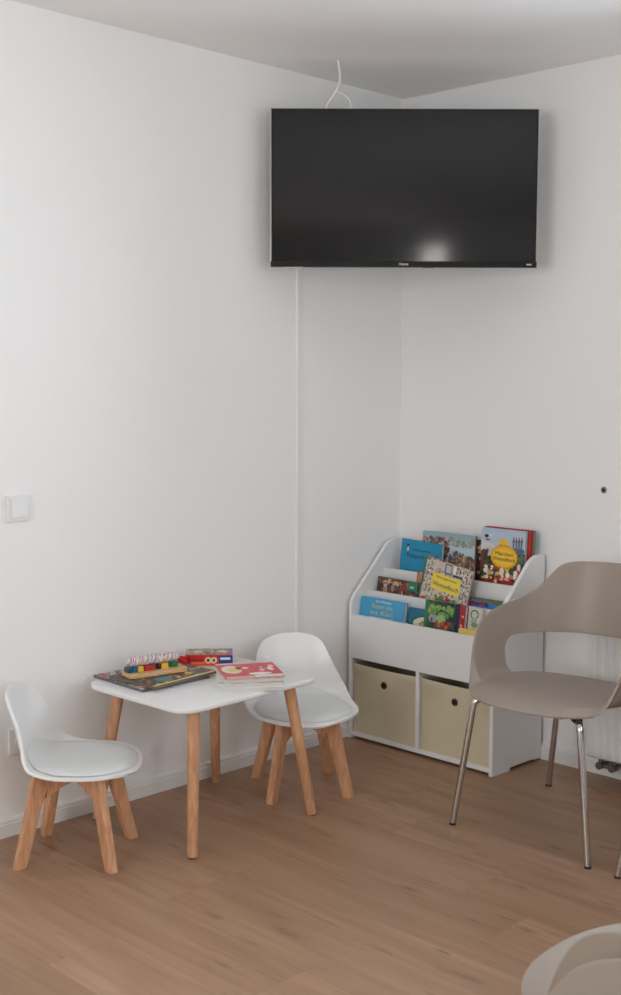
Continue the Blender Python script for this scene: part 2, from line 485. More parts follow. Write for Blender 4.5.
# ------------------------------------------------------------------ radiator under the window
rd = empty('radiator', (0, -.966, 0))
RXF, RZ0, RZ1, RLEN = -.112, .088, .70, 1.45
bm = bmesh.new()
n = 0; y = 0
prof = [(0, RXF+.012), (.0, RXF+.003), (.004, RXF), (.028, RXF)]
yy = .034
while yy < RLEN-.05:
    prof += [(yy, RXF), (yy+.004, RXF+.007), (yy+.011, RXF+.007), (yy+.015, RXF)]
    yy += .0333
prof += [(RLEN-.004, RXF), (RLEN, RXF+.003), (RLEN, RXF+.012)]
cols = []
for (yv, xv) in prof:
    zz = [(RZ0+.0, xv+.006), (RZ0+.006, RXF), (RZ0+.032, RXF), (RZ0+.046, xv), (RZ1-.046, xv), (RZ1-.032, RXF), (RZ1-.006, RXF), (RZ1, xv+.006)]
    cols.append([bm.verts.new((x_ if xv < RXF+.0119 else xv, -yv, z_)) for z_, x_ in zz])
for a, b in zip(cols, cols[1:]):
    for k in range(len(a)-1): bm.faces.new([a[k], a[k+1], b[k+1], b[k]])
obj('front_panel', bm, M['radiator'], rd, smooth=True, mods=[('SOLIDIFY', dict(thickness=.0015, offset=-1))], angle=50)
bm = bmesh.new(); bx(bm, RXF+.013, RXF+.020, -RLEN+.01, -.01, RZ0+.01, RZ1-.01); bx(bm, -.045, -.038, -RLEN+.01, -.01, RZ0+.01, RZ1-.01); obj('water_panel', bm, M['radiator'], rd)
for y_ in (-.004, -RLEN+.001):
    bm = bmesh.new(); bx(bm, RXF+.012, -.03, y_, y_+.003, RZ0+.004, RZ1, .001); obj('side_cover', bm, M['radiator'], rd)
bm = bmesh.new()
for k in range(58): bx(bm, RXF+.014, -.032, -.02-k*.0245-.012, -.02-k*.0245, RZ1-.003, RZ1+.0005)
bx(bm, RXF+.012, RXF+.016, -RLEN+.005, -.005, RZ1-.006, RZ1+.001); bx(bm, -.034, -.03, -RLEN+.005, -.005, RZ1-.006, RZ1+.001)
obj('top_grille', bm, M['radiator'], rd)
for q in (.2, RLEN-.2):
    bm = bmesh.new(); bx(bm, -.031, -.0005, -q-.03, -q, .2, .6); obj('wall_bracket', bm, M['radiator'], rd)
bm = bmesh.new()
for q in (.040, .090):
    tube(bm, [(-.075, -q, .088), (-.075, -q, .068)], .009, 14)
    tube(bm, [(-.092, -q, .057), (-.060, -q, .057)], .0135, 16)
bx(bm, -.083, -.067, -.09, -.04, .050, .064, .002)
bx(bm, -.075, -.0165, -.045, -.035, .052, .062); bx(bm, -.075, -.0165, -.095, -.085, .052, .062)
obj('valve', bm, M['valve'], rd, smooth=True)
tag(rd, 'white ribbed panel radiator on the right wall behind the taupe armchair', 'radiator')

# ------------------------------------------------------------------ kids chairs
SEATZ = .278
VS = [0, .07, .16, .3, .45, .56, .63, .70, .78, .88, .95, 1.0]
VA = [.190, .174, .138, .066, -.014, -.080, -.113, -.138, -.156, -.173, -.182, -.187]
VZ = [.265, .276, .282, .280, .278, .284, .300, .333, .381, .440, .480, .503]
VW = [.002, .10, .150, .1835, .187, .186, .177, .158, .138, .119, .098, .002]
VR = [.000, .001, .003, .007, .010, .018, .028, .030, .022, .012, .006, .0]      # rim raise
VF = [0, 0, 0, 0, 0, .004, .016, .030, .034, .026, .014, 0]                     # rim forward
def shell_pt(v, q, k=1.0):
    # rounding of the outline at both ends
    a = cinterp(v, VS, VA); z = cinterp(v, VS, VZ); r = cinterp(v, VS, VR); f = cinterp(v, VS, VF)
    if v < .3:
        aa = (a-.02)/.170; aa = min(1, max(0, aa)); w = .186*max(0, 1-aa**2.4)**(1/2.4)
    elif v > .88:
        tt = (v-.88)/.12; w = (.119-.20*(v-.88))*max(0, 1-tt**2.8)**(1/2.4)
    else: w = cinterp(v, VS, VW)
    s = w*q
    return Vector((a+f*abs(q)**2.2, s, z+r*abs(q)**2.6))

def kids_chair():
    t = empty('kids_chair')
    NV, NQ = 96, 30
    bm = bmesh.new(); rows = []
    for i in range(NV+1):
        x = i/NV
        # denser rows near both ends
        v = .5-.5*math.cos(PI*x); v = .75*v+.25*x
        rows.append([bm.verts.new(shell_pt(v, math.sin((j/NQ-.5)*PI))) for j in range(NQ+1)])
    for a, b in zip(rows, rows[1:]):
        for j in range(NQ): bm.faces.new([a[j], a[j+1], b[j+1], b[j]])
    bmesh.ops.remove_doubles(bm, verts=bm.verts[:], dist=.0006)
    bmesh.ops.recalc_face_normals(bm, faces=bm.faces[:])
    if bm.faces[len(bm.faces)//4].normal.z > 0:
        pass
    up = sum((f.normal.z for f in bm.faces))
    if up < 0: bmesh.ops.reverse_faces(bm, faces=bm.faces[:])
    o = obj('shell', bm, M['white_plastic'], t, smooth='keep', mods=[('SOLIDIFY', dict(thickness=.009, offset=-1)), ('BEVEL', dict(width=.0028, segments=2, limit_method='ANGLE'))], angle=60)
    # seat pad
    bm = bmesh.new(); rows = []
    n1, n2 = 26, 28
    c = bm.verts.new(Vector((.035, 0, SEATZ+.020)))
    for i in range(1, n1+1):
        rr_ = i/n1; row = []
        for j in range(n2*2):
            an = PI*j/n2
            ca, sa = math.cos(an), math.sin(an)
            ca = math.copysign(abs(ca)**.85, ca); sa = math.copysign(abs(sa)**.85, sa)
            a_ = .026+.150*rr_*ca*(1.0 if ca > 0 else 1.06); s_ = .166*rr_*sa
            # find shell height under the point
            row.append((a_, s_, rr_))
        rows.append(row)
    # inverse lookup a->v
    vv = [k/200*.74 for k in range(201)]; av = [-cinterp(v, VS, VA) for v in vv]
    def under(a_, s_):
        v = float(np.interp(-a_, av, vv)); 
        for _ in range(3):
            w = max(.02, abs(shell_pt(v, 1).y)); q = max(-1, min(1, s_/w))
            f = cinterp(v, VS, VF)*abs(q)**2.2
            v = float(np.interp(-(a_-f), av, vv))
        return cinterp(v, VS, VZ)+cinterp(v, VS, VR)*abs(q)**2.6
    c.co.z = under(.026, 0)+.017
    vr = []
    for row in rows:
        vr.append([bm.verts.new((a_, s_, under(a_, s_)+.0016+.0155*max(0, 1-r_**5)**.6)) for a_, s_, r_ in row])
    m_ = len(vr[0])
    for j in range(m_): bm.faces.new([c, vr[0][j], vr[0][(j+1) % m_]])
    for a, b in zip(vr, vr[1:]):
        for j in range(m_): bm.faces.new([a[j], b[j], b[(j+1) % m_], a[(j+1) % m_]])
    obj('seat_pad', bm, M['pad'], t, smooth=True, angle=80)
    # legs and crossed rails
    for sa_, ss_ in ((1, 1), (1, -1), (-1, 1), (-1, -1)):
        ft = Vector((sa_*.134, ss_*.132, 0)); tp = Vector((sa_*.081, ss_*.081, .262))
        rad = Vector((sa_, ss_, 0)).normalized(); tn = Vector((-rad.y, rad.x, 0))
        bm = bmesh.new()
        def sec(c_, wr, wt, z): return [c_+rad*(wr*i_)+tn*(wt*j_)+Vector((0, 0, 0)) for i_, j_ in ((-1, -1), (1, -1), (1, 1), (-1, 1))]
        A = sec(ft, .0165, .014, 0); B = sec(ft.lerp(tp, .55), .020, .014, 0); C_ = sec(tp, .027, .014, 0)
        rings = [[bm.verts.new(p) for p in S] for S in (A, B, C_)]
        bm.faces.new(rings[0][::-1]); bm.faces.new(rings[-1])
        for p, q in zip(rings, rings[1:]):
            for k in range(4): bm.faces.new([p[k], p[(k+1) % 4], q[(k+1) % 4], q[k]])
        bmesh.ops.recalc_face_normals(bm, faces=bm.faces[:])
        bmesh.ops.bevel(bm, geom=[e for e in bm.edges if abs((e.verts[0].co-e.verts[1].co).z) > .02], offset=.003, segments=2, affect='EDGES')
        obj('leg', bm, M['beech'], t, smooth=True)
    for sgn in (1, -1):
        dirv = Vector((1, sgn, 0)).normalized(); tn = Vector((-dirv.y, dirv.x, 0))
        bm = bmesh.new()
        zt = .2625 if sgn > 0 else .2615
        outl = [(-.105, .190), (-.06, .212), (0, .226), (.06, .212), (.105, .190), (.098, zt), (-.098, zt)]
        mx = Matrix(((dirv.x, tn.x, 0, 0), (dirv.y, tn.y, 0, 0), (0, 0, 1, 0), (0, 0, 0, 1)))
        prism(bm, outl, -.011, .011, 'y', mx)
        obj('rail', bm, M['beech'], t)
    bm = bmesh.new(); bx(bm, -.05, .05, -.05, .05, .2617, .271, .004); obj('mounting_block', bm, M['black_plastic'], t)
    return t
kc = kids_chair()
kc.location = (-1.758, -.267, .0005); kc.rotation_euler = (0, 0, math.radians(-49.5))
tag(kc, "small white plastic kids chair turned sideways at the left end of the table", 'chair', 'small white chairs at the kids table')
kc2 = copy_tree(kc)
kc2.location = (-.872, -.317, .0005); kc2.rotation_euler = (0, 0, math.radians(-122))
kc2['label'] = 'small white plastic kids chair with wooden legs between the table and the bookcase, facing forward'

# ------------------------------------------------------------------ kids table
tb = empty('kids_table', (-1.293, -.302, .0005), math.radians(1.2))
TZ = .45
bm = bmesh.new()
lay = [(-.006, .0), (-.002, .002), (0, .006), (0, .0125), (-.002, .0165), (-.006, .018)]
rings = []
for off, z in lay:
    rings.append([bm.verts.new((x, y, TZ-.018+z)) for x, y in rrect(.588+2*off, .486+2*off, .062+off, 10)])
bm.faces.new(rings[0][::-1]); bm.faces.new(rings[-1])
n = len(rings[0])
for a, b in zip(rings, rings[1:]):
    for k in range(n): bm.faces.new([a[k], a[(k+1) % n], b[(k+1) % n], b[k]])
obj('tabletop', bm, M['table_top'], tb, smooth=True)
for sx, sy in ((-1, -1), (1, -1), (1, 1), (-1, 1)):
    bm = bmesh.new()
    f_, t_ = Vector((sx*.254, sy*.232, .002)), Vector((sx*.200, sy*.178, TZ-.0185))
    tube(bm, [f_, f_.lerp(t_, .004), t_], [.0148, .0158, .0195], 20)
    lg = obj('leg', bm, M['beech'], tb, smooth=True, angle=50)
    bm = bmesh.new(); tube(bm, [(f_.x, f_.y, 0), (f_.x, f_.y, .004)], .013, 16); obj('felt_glide', bm, M['rubber'], lg)
    bm = bmesh.new(); tube(bm, [(t_.x, t_.y, TZ-.026), (t_.x, t_.y, TZ-.0182)], .03, 20); obj('leg_plate', bm, M['silver'], lg)
tag(tb, 'low white rounded kids table on four slanted round wooden legs', 'table')

# ------------------------------------------------------------------ bookcase
bc = empty('kids_bookcase', (-.017, -.018, .0))
# local: x 0 (back) .. -.301 (front); y 0 .. -.698
BT = .016; D = .301; BW = .698
def side_outline():
    pts = [(0, .006), (-.045, .006), (-.05, .011), (-.19, .011), (-.195, .0), (-D, .0), (-D, .538)]
    # rounded corner to the slope then to the top
    def arc(p0, c, p1, n=6):
        return [(p0[0]*(1-t)**2+2*c[0]*t*(1-t)+p1[0]*t*t, p0[1]*(1-t)**2+2*c[1]*t*(1-t)+p1[1]*t*t) for t in [k/n for k in range(n+1)]]
    pts = pts[:-1]
    pts += arc((-D, .515), (-D, .548), (-.283, .566))
    pts += arc((-.128, .715), (-.085, .766), (-.045, .768))
    pts += arc((-.02, .769), (0, .77), (0, .752), 3)
    return pts
for y0 in (0, -BW+BT):
    bm = bmesh.new(); prism(bm, side_outline(), y0-BT, y0, 'y')
    obj('side_panel', bm, M['white_board'], bc, mods=[('BEVEL', dict(width=.0012, segments=2, limit_method='ANGLE', angle_limit=math.radians(40)))])
def board(name, x0, x1, z0, z1, y0=-BT-.0002, y1=-BW+BT+.0002, bev=.001, m='white_board'):
    bm = bmesh.new(); bx(bm, min(x0, x1), max(x0, x1), min(y0, y1), max(y0, y1), z0, z1, bev); return obj(name, bm, M[m], bc)
board('back_panel', -.014, -.002, .02, .762)
board('bottom_panel', -D+.001, -.0145, .012, .028)
board('middle_panel', -D+.001, -.0145, .3205, .3365)
board('divider', -D+.001, -.0145, .0285, .320, -BW/2+.008, -BW/2-.008)
XA = -D                      # front board
board('front_board', XA, XA+.015, .327, .492)
board('pocket_board', -.204, -.189, .34, .575)
board('pocket_board', -.116, -.101, .42, .655)
board('pocket_floor', XA+.0155, -.2045, .445, .455)
board('pocket_floor', -.1885, -.1165, .535, .545)
board('pocket_floor', -.1005, -.0145, .625, .635)
tag(bc, 'white kids bookcase with three tiers of book pockets over two fabric bins', 'bookcase')

# fabric bins
def fabric_bin():
    t = empty('fabric_bin')
    w, d, h = .319, .266, .270
    bm = bmesh.new()
    # hollow, slightly slouching walls
    def ring(off, z, sag=0):
        pts = []
        base = rrect(w-2*off, d-2*off, .006, 2)
        N = []
        for i, p in enumerate(base):
            q = base[(i+1) % len(base)]
            seg = 8 if (Vector(p)-Vector(q)).length > .05 else 1
            for k in range(seg):
                a = Vector(p).lerp(Vector(q), k/seg)
                s_ = math.sin(PI*k/seg)*sag if seg > 1 else 0
                c_ = Vector((a.x, a.y, z-s_))
                if seg > 1:
                    nn = Vector((a.x, a.y)); 
                    if abs(abs(a.x)-(w/2-off)) < .002: c_.x -= math.copysign(s_*.6, a.x)
                    else: c_.y -= math.copysign(s_*.9, a.y)
                N.append(c_)
        return [bm.verts.new(p) for p in N]
    R_ = [ring(0, .0), ring(0, h*.5, .001), ring(0, h-.03, .002), ring(-.0008, h-.029, .003), ring(-.0008, h, .005), ring(.004, h, .005), ring(.004, .006)]
    for a, b in zip(R_, R_[1:]):
        for k in range(len(a)): bm.faces.new([a[k], a[(k+1) % len(a)], b[(k+1) % len(b)], b[k]])
    bm.faces.new(R_[0][::-1]); bm.faces.new(R_[-1])
    obj('fabric_box', bm, M['canvas'], t, smooth=True, angle=40)
    # eyelet on the front (local -y is the front)
    bm = bmesh.new()
    tube(bm, [(0, -d/2-.0006, .208), (0, -d/2-.0018, .208)], .0085, 20); ho = obj('eyelet_hole', bm, M['hole'], t)
    bm = bmesh.new()
    for k in range(20):
        pass
    cpts = [(.0115*math.cos(2*PI*k/20), -d/2-.0015, .208+.0115*math.sin(2*PI*k/20)) for k in range(21)]
    tube(bm, cpts, .0026, 8, caps=False); obj('eyelet', bm, M['dark_ring'], t, smooth=True)
    return t
fb = fabric_bin()
fb.rotation_euler = (0, 0, -PI/2)
fb.location = (-.017-.160, -.018-.016-.1625-.0005, .0283)
tag(fb, 'cream fabric bin with a dark eyelet in the left opening of the bookcase', 'bin', 'fabric bins in the bookcase')
fb2 = copy_tree(fb); fb2.location = (-.017-.158, -.018-BW/2-.008-.1625, .0283)
fb2['label'] = 'cream fabric bin with a dark eyelet in the right opening of the bookcase'

# ------------------------------------------------------------------ picture books
class Art:
    def __init__(s, w, h, bg, nx=64):
        s.w, s.h = w, h; s.nx = nx; s.ny = max(8, int(nx*h/w))
        s.a = np.ones((s.ny, s.nx, 3))*np.array(srgb(*bg)[:3])
        s.U, s.V = np.meshgrid((np.arange(s.nx)+.5)/s.nx, (np.arange(s.ny)+.5)/s.ny)
    def put(s, mask, c): s.a[mask] = srgb(*c)[:3]; return s
    def rect(s, x0, x1, y0, y1, c): return s.put((s.U > x0) & (s.U < x1) & (s.V > y0) & (s.V < y1), c)
    def ell(s, x, y, rx, ry, c): return s.put(((s.U-x)/rx)**2+((s.V-y)/ry)**2 < 1, c)
    def ring(s, x, y, rx, ry, wd, c):
        q = ((s.U-x)/rx)**2+((s.V-y)/ry)**2; return s.put((q < 1) & (q > 1-wd), c)
    def tri(s, p, q, r, c):
        def e(a, b): return (s.U-a[0])*(b[1]-a[1])-(s.V-a[1])*(b[0]-a[0])
        e1, e2, e3 = e(p, q), e(q, r), e(r, p)
        return s.put(((e1 >= 0) & (e2 >= 0) & (e3 >= 0)) | ((e1 <= 0) & (e2 <= 0) & (e3 <= 0)), c)
    def blobs(s, n, box, cols, r=(.02, .05), seed=1):
        g = random.Random(seed); asp = s.w/s.h
        for _ in range(n):
            x, y = g.uniform(box[0], box[1]), g.uniform(box[2], box[3]); q = g.uniform(*r)
            s.ell(x, y, q, q*asp*g.uniform(.7, 1.4), g.choice(cols))
        return s

def add_colour(bm, lay, faces, c):
    for f in faces:
        for l in f.loops: l[lay] = (c[0], c[1], c[2], 1)

def book(name, w, h, t, art, edge, mw, label, cat='book', group=None, title=(), pages=True, board_t=.0018, side=None):
    """local: x 0..w to the right, y 0..h up, z 0 (back) .. t (front cover)"""
    root = empty(name, mw=mw)
    tag(root, label, cat, group)
    bm = bmesh.new(); lay = bm.loops.layers.float_color.new('paint')
    ec = srgb(*edge)
    n0 = 0
    bx(bm, 0, w, 0, h, 0, board_t); bx(bm, 0, w, 0, h, t-board_t, t); bx(bm, 0, board_t, 0, h, board_t, t-board_t)
    bm.faces.ensure_lookup_table(); add_colour(bm, lay, bm.faces[:], ec)
    nx, ny = art.nx, art.ny
    V = [[bm.verts.new((w*i/nx, h*j/ny, t+.0002)) for i in range(nx+1)] for j in range(ny+1)]
    for j in range(ny):
        for i in range(nx):
            f = bm.faces.new([V[j][i], V[j][i+1], V[j+1][i+1], V[j+1][i]])
            c = art.a[j, i]
            for l in f.loops: l[lay] = (c[0], c[1], c[2], 1)
    obj('cover', bm, M['paint'], root, smooth=False)
    if pages:
        bm = bmesh.new(); bx(bm, board_t+.0002, w-.0025, .002, h-.002, board_t+.0001, t-board_t-.0001)
        if side: lay = bm.loops.layers.float_color.new('paint'); add_colour(bm, lay, bm.faces[:], srgb(*side))
        obj('pages', bm, M['paint'] if side else M['pages'], root)
    for (s_, size, m_, x, y, wd, rot) in title:
        text(s_, size, M[m_], root, (x*w, y*h, t+.0004), width=wd*w, rot=rot)
    return root

def shelf_mw(xb, yl, z, lean, roll=0, yaw=0):
    """lower-left back corner; leaning back by lean degrees towards the wall, rolled in its own plane"""
    th = math.radians(lean)
    X = Vector((0, -1, 0)); Y = Vector((math.sin(th), 0, math.cos(th))); Z = X.cross(Y)
    m = Matrix(((X.x, Y.x, Z.x, xb), (X.y, Y.y, Z.y, yl), (X.z, Y.z, Z.z, z), (0, 0, 0, 1)))
    return Matrix.Translation((0, 0, 0)) @ m @ Matrix.Rotation(math.radians(roll), 4, 'Z')

GRP3, GRP2, GRP1 = 'picture books in the top tier', 'picture books in the middle tier', 'picture books in the bottom tier'
Z1, Z2, Z3 = .4555, .5455, .6355
# --- top tier
A = Art(.208, .130, (26, 140, 178), 70)
A.ell(.17, .82, .035, .05, (60, 40, 50)).rect(.155, .19, .66, .80, (225, 225, 220)).ell(.87, .62, .03, .05, (150, 50, 60)).rect(.855, .895, .40, .58, (225, 190, 205))
A.ell(.46, .08, .3, .02, (20, 110, 150))
book('picture_book', .206, .130, .014, A, (24, 132, 170), shelf_mw(-.078, -.080, Z3+.0075, 5, -2), 'turquoise picture book at the left of the top tier of the bookcase', group=GRP3,
     title=[('Mein großes', .012, 'navy_print', .52, .72, .42, 0), ('Körperbuch', .026, 'dark_print', .47, .53, .62, 0)])
cs = [(170, 100, 80), (190, 150, 130), (120, 60, 50), (90, 110, 90), (200, 190, 180), (70, 60, 70), (180, 120, 60), (60, 90, 120)]
A = Art(.262, .174, (175, 190, 196), 80)
A.rect(0, 1, .86, 1, (150, 175, 190)).blobs(130, (.0, .52, .55, .88), cs, (.015, .035), 3)
A.ell(.75, .78, .2, .08, (140, 160, 150)).blobs(260, (.2, 1, .2, .52), cs, (.01, .03), 4)
A.blobs(120, (.3, .8, .3, .62), [(80, 90, 110), (110, 90, 100), (60, 80, 90), (150, 140, 150)], (.01, .03), 5)
A.tri((.45, .72), (1, .5), (1, .78), (188, 205, 214)).blobs(160, (.62, 1, .02, .5), cs, (.015, .03), 8).blobs(60, (.55, .98, .76, .88), [(150, 160, 150), (130, 150, 140), (180, 180, 170)], (.02, .04), 9).blobs(120, (0, .5, .3, .6), cs, (.015, .03), 6)
book('picture_book', .258, .174, .010, A, (120, 110, 100), shelf_mw(-.054, -.170, Z3, 3), 'large picture book with a crowded town scene behind the turquoise book', group=GRP3)
A = Art(.2, .2, (60, 20, 24), 30).blobs(70, (0, 1, 0, 1), [(110, 30, 30), (40, 70, 50), (180, 160, 120), (50, 20, 20)], (.03, .08), 9)
book('picture_book', .225, .160, .014, A, (34, 106, 74), shelf_mw(-.038, -.224, Z3, 3), 'green-edged book standing hindmost behind the crowded town scene book', group=GRP3, side=(120, 40, 40))
A = Art(.198, .218, (176, 196, 214), 96)
dk = [(30, 44, 34), (48, 66, 40), (22, 30, 26), (70, 40, 34), (60, 90, 50), (90, 100, 60)]
A.rect(0, 1, 0, .62, (40, 54, 40)).ell(.1, .66, .25, .1, (205, 205, 200)).ell(.25, .6, .2, .08, (190, 190, 186))
A.blobs(260, (0, 1, .08, .55), dk, (.02, .05), 11).blobs(60, (0, .16, .3, .62), [(120, 50, 46), (60, 80, 44), (40, 50, 36)], (.02, .045), 12)
A.blobs(90, (.72, 1, .42, .66), [(70, 96, 70), (96, 120, 80), (50, 70, 56)], (.02, .045), 13)
for x_ in (.74, .8, .86, .92):
    A.rect(x_-.022, x_+.022, .62, .80, (104, 116, 132)); A.tri((x_-.03, .80), (x_+.03, .80), (x_, .90), (120, 70, 80))
A.rect(.72, .95, .6, .7, (90, 100, 118)).ell(.12, .86, .045, .03, (30, 30, 36)).ell(.15, .80, .06, .015, (150, 60, 60)).ell(.22, .88, .05, .012, (230, 220, 220))
A.tri((.40, .70), (.62, .70), (.42, .84), (236, 190, 40)).tri((.40, .70), (.62, .70), (.51, .87), (236, 190, 40)).tri((.40, .70), (.62, .70), (.62, .84), (236, 190, 40))
A.ell(.52, .70, .14, .035, (190, 40, 30))
for k in range(22):
    an = 2*PI*k/22; A.ell(.54+.27*math.cos(an), .53+.175*math.sin(an), .04, .035, (222, 160, 20))
A.ell(.54, .53, .275, .175, (240, 184, 30)).ell(.54, .52, .24, .14, (244, 198, 50))
A.blobs(60, (.1, .98, .14, .34), [(226, 200, 200), (220, 190, 80), (190, 50, 40), (240, 230, 220), (90, 120, 60), (200, 120, 130)], (.02, .045), 14)
A.ell(.5, .28, .05, .07, (232, 214, 206)).ell(.88, .38, .04, .06, (226, 200, 190)).ell(.22, .24, .05, .04, (220, 170, 60)).rect(0, 1, 0, .13, (160, 30, 40)).blobs(30, (.05, .95, .08, .18), [(200, 60, 50), (60, 60, 40), (230, 200, 150)], (.015, .035), 15)
book('picture_book', .198, .218, .012, A, (150, 170, 180), shelf_mw(-.088, -.482, Z3, 3), 'front picture book at the right of the top tier, yellow title oval and castle', group=GRP3, side=(190, 186, 176),
     title=[('Märchen', .021, 'navy_print', .54, .58, .40, -.02), ('Wimmelbuch', .021, 'navy_print', .54, .49, .50, -.02)])
A = Art(.2, .2, (176, 36, 34), 8)
book('picture_book', .200, .220, .024, A, (186, 40, 34), shelf_mw(-.0625, -.485, Z3, 3), 'thick red book standing directly behind the castle book', group=GRP3, side=(192, 48, 38))
A = Art(.2, .2, (120, 128, 128), 8)
book('picture_book', .202, .218, .010, A, (108, 120, 122), shelf_mw(-.0505, -.488, Z3, 3), 'grey book hindmost in the stack at the right of the top tier', group=GRP3)
# --- middle tier
A = Art(.22, .078, (50, 34, 30), 70)
A.blobs(220, (0, 1, 0, 1), [(120, 60, 40), (40, 34, 44), (170, 130, 110), (60, 80, 60), (150, 40, 40), (190, 180, 160), (80, 60, 50)], (.02, .05), 21)
A.ell(.47, .80, .08, .07, (214, 176, 40)).ell(.68, .74, .07, .11, (170, 24, 40)).ell(.2, .72, .08, .05, (190, 90, 50)).ell(.47, .62, .06, .06, (60, 90, 150)).rect(.76, 1, .55, .97, (30, 130, 90)).ell(.86, .72, .05, .05, (210, 220, 210)).rect(0, 1, .95, 1, (120, 84, 30)).rect(0, .035, 0, 1, (24, 22, 30))
book('picture_book', .204, .078, .009, A, (44, 34, 32), shelf_mw(-.178, -.044, Z2+.0042, 8, -1.0), 'dark comic-style picture book at the left of the middle tier', group=GRP2)
A = Art(.25, .16, (200, 120, 90), 24).blobs(40, (0, 1, 0, 1), [(206, 110, 70), (180, 80, 50), (226, 160, 120)], (.03, .08), 22).rect(0, .03, 0, 1, (20, 110, 70))
book('picture_book', .10, .118, .007, A, (200, 96, 66), shelf_mw(-.166, -.230, Z2, 7), 'narrow orange book peeking out left of the yellow-titled book', group=GRP2)
A = Art(.235, .175, (196, 190, 176), 110)
wc = [(120, 130, 140), (160, 90, 80), (90, 100, 80), (210, 200, 180), (230, 226, 214), (70, 70, 80), (170, 160, 120), (140, 110, 120), (190, 60, 60), (80, 120, 110)]
A.blobs(520, (0, 1, 0, 1), wc, (.007, .02), 23).rect(.2, .62, .80, .98, (198, 186, 176)).rect(.44, .58, .72, .98, (120, 110, 124)).rect(.46, .56, .76, .94, (190, 186, 190)).rect(.62, .66, .74, .98, (232, 230, 224)).blobs(60, (.3, .9, .02, .14), [(190, 50, 60), (70, 120, 70), (210, 190, 60), (60, 70, 120)], (.012, .03), 24)
A.rect(0, .05, 0, 1, (70, 110, 84)).rect(.62, .82, .72, .76, (40, 44, 44)).rect(.22, .81, .28, .68, (238, 212, 76))
book('picture_book', .232, .156, .010, A, (170, 150, 120), shelf_mw(-.190, -.268, Z2+.037, 6, -9), 'open-looking crowded picture book with a yellow title panel, tilted in the middle tier', group=GRP2,
     title=[('Mein superdickes', .011, 'navy_print', .51, .60, .42, 0), ('Wimmelbuch', .024, 'dark_print', .515, .42, .54, 0)])
A = Art(.205, .056, (92, 112, 50), 70)
A.ell(.45, .5, .52, .36, (46, 120, 190)).rect(0, .4, 0, .70, (46, 120, 190)).rect(.28, .72, .50, .72, (130, 34, 60)).ell(.17, .66, .03, .045, (20, 40, 90)).blobs(30, (.3, .7, .52, .70), [(170, 40, 60), (110, 30, 70), (60, 40, 90)], (.015, .03), 31)
book('picture_book', .205, .056, .016, A, (70, 120, 60), shelf_mw(-.170, -.440, Z2, 9), 'low blue and green picture book at the right of the middle tier', group=GRP2)
# --- bottom tier
A = Art(.226, .104, (70, 160, 204), 60)
A.rect(.23, .79, .19, .29, (222, 226, 226)).rect(.36, .8, .20, .23, (206, 200, 170)).rect(0, 1, 0, .06, (50, 140, 190))
book('picture_book', .226, .102, .016, A, (64, 150, 196), shelf_mw(-.268, -.037, Z1, 10), 'light blue picture book at the left of the bottom tier', group=GRP1,
     title=[('Das Kleinste', .013, 'white_print', .52, .89, .34, 0), ('Komm mit', .026, 'orange_print', .50, .70, .46, 0), ('ins Klo!', .026, 'orange_print', .50, .46, .50, 0)])
A = Art(.098, .088, (30, 110, 140), 40)
A.ell(1.0, .38, .82, .36, (40, 90, 60)).ell(1.0, .36, .74, .32, (222, 214, 180)).ell(.72, .44, .1, .04, (180, 120, 60)).ell(.85, .52, .08, .04, (120, 70, 40)).ell(.62, .36, .07, .04, (120, 90, 60)).ell(.8, .32, .09, .04, (190, 140, 80))
book('picture_book', .098, .088, .008, A, (28, 100, 130), shelf_mw(-.256, -.270, Z1, 8), 'teal book with a cream disc right of the light blue book', group=GRP1)
A = Art(.142, .128, (40, 70, 56), 60)
A.blobs(160, (0, 1, .0, 1), [(30, 60, 50), (50, 90, 60), (26, 40, 44), (70, 110, 70), (90, 80, 60)], (.03, .07), 41)
A.blobs(80, (.12, .9, .62, .86), [(120, 160, 80), (90, 140, 70), (150, 170, 90)], (.03, .06), 42).ring(.62, .56, .26, .2, .3, (26, 34, 30))
A.ell(.3, .5, .15, .12, (150, 150, 160)).ell(.26, .46, .03, .05, (20, 20, 24)).ell(.55, .5, .16, .13, (130, 190, 120)).blobs(30, (.4, .9, .30, .42), [(180, 60, 40), (200, 110, 60), (120, 40, 40)], (.03, .06), 43).rect(0, .10, 0, 1, (40, 120, 80))
book('picture_book', .142, .128, .022, A, (40, 110, 78), shelf_mw(-.2600, -.360, Z1, 8), 'green picture book with a pale creature, centre of the bottom tier', group=GRP1, side=(24, 34, 60))
A = Art(.02, .13, (28, 36, 70), 12).blobs(10, (0, 1, .1, .8), [(60, 80, 140), (20, 24, 50)], (.1, .3), 45)
book('picture_book', .0175, .130, .020, A, (26, 34, 66), shelf_mw(-.262, -.503, Z1, 8), 'thin navy-spined book between the green creature book and the red-spined book', group=GRP1)
book('picture_book', .024, .128, .018, Art(.03, .18, (170, 36, 50), 16).blobs(14, (0, 1, .1, .7), [(220, 180, 180), (120, 30, 40)], (.1, .25), 44), (150, 34, 48), shelf_mw(-.262, -.522, Z1, 8), 'thin red-spined book right of the green creature book', group=GRP1)
A = Art(.06, .124, (206, 202, 190), 40).ring(.45, .80, .3, .14, .45, (46, 110, 60)).ell(.45, .62, .22, .1, (150, 180, 176)).ell(.5, .5, .25, .08, (120, 150, 90))
book('picture_book', .060, .124, .010, A, (200, 190, 180), shelf_mw(-.252, -.548, Z1, 8), 'white book with a green figure at the right of the bottom tier', group=GRP1)
A = Art(.078, .052, (226, 196, 96), 20)
book('picture_book', .078, .052, .006, A, (216, 186, 90), shelf_mw(-.286, -.536, Z1, 7), 'small plain yellow book in front of the white green-figure book', group=GRP1)

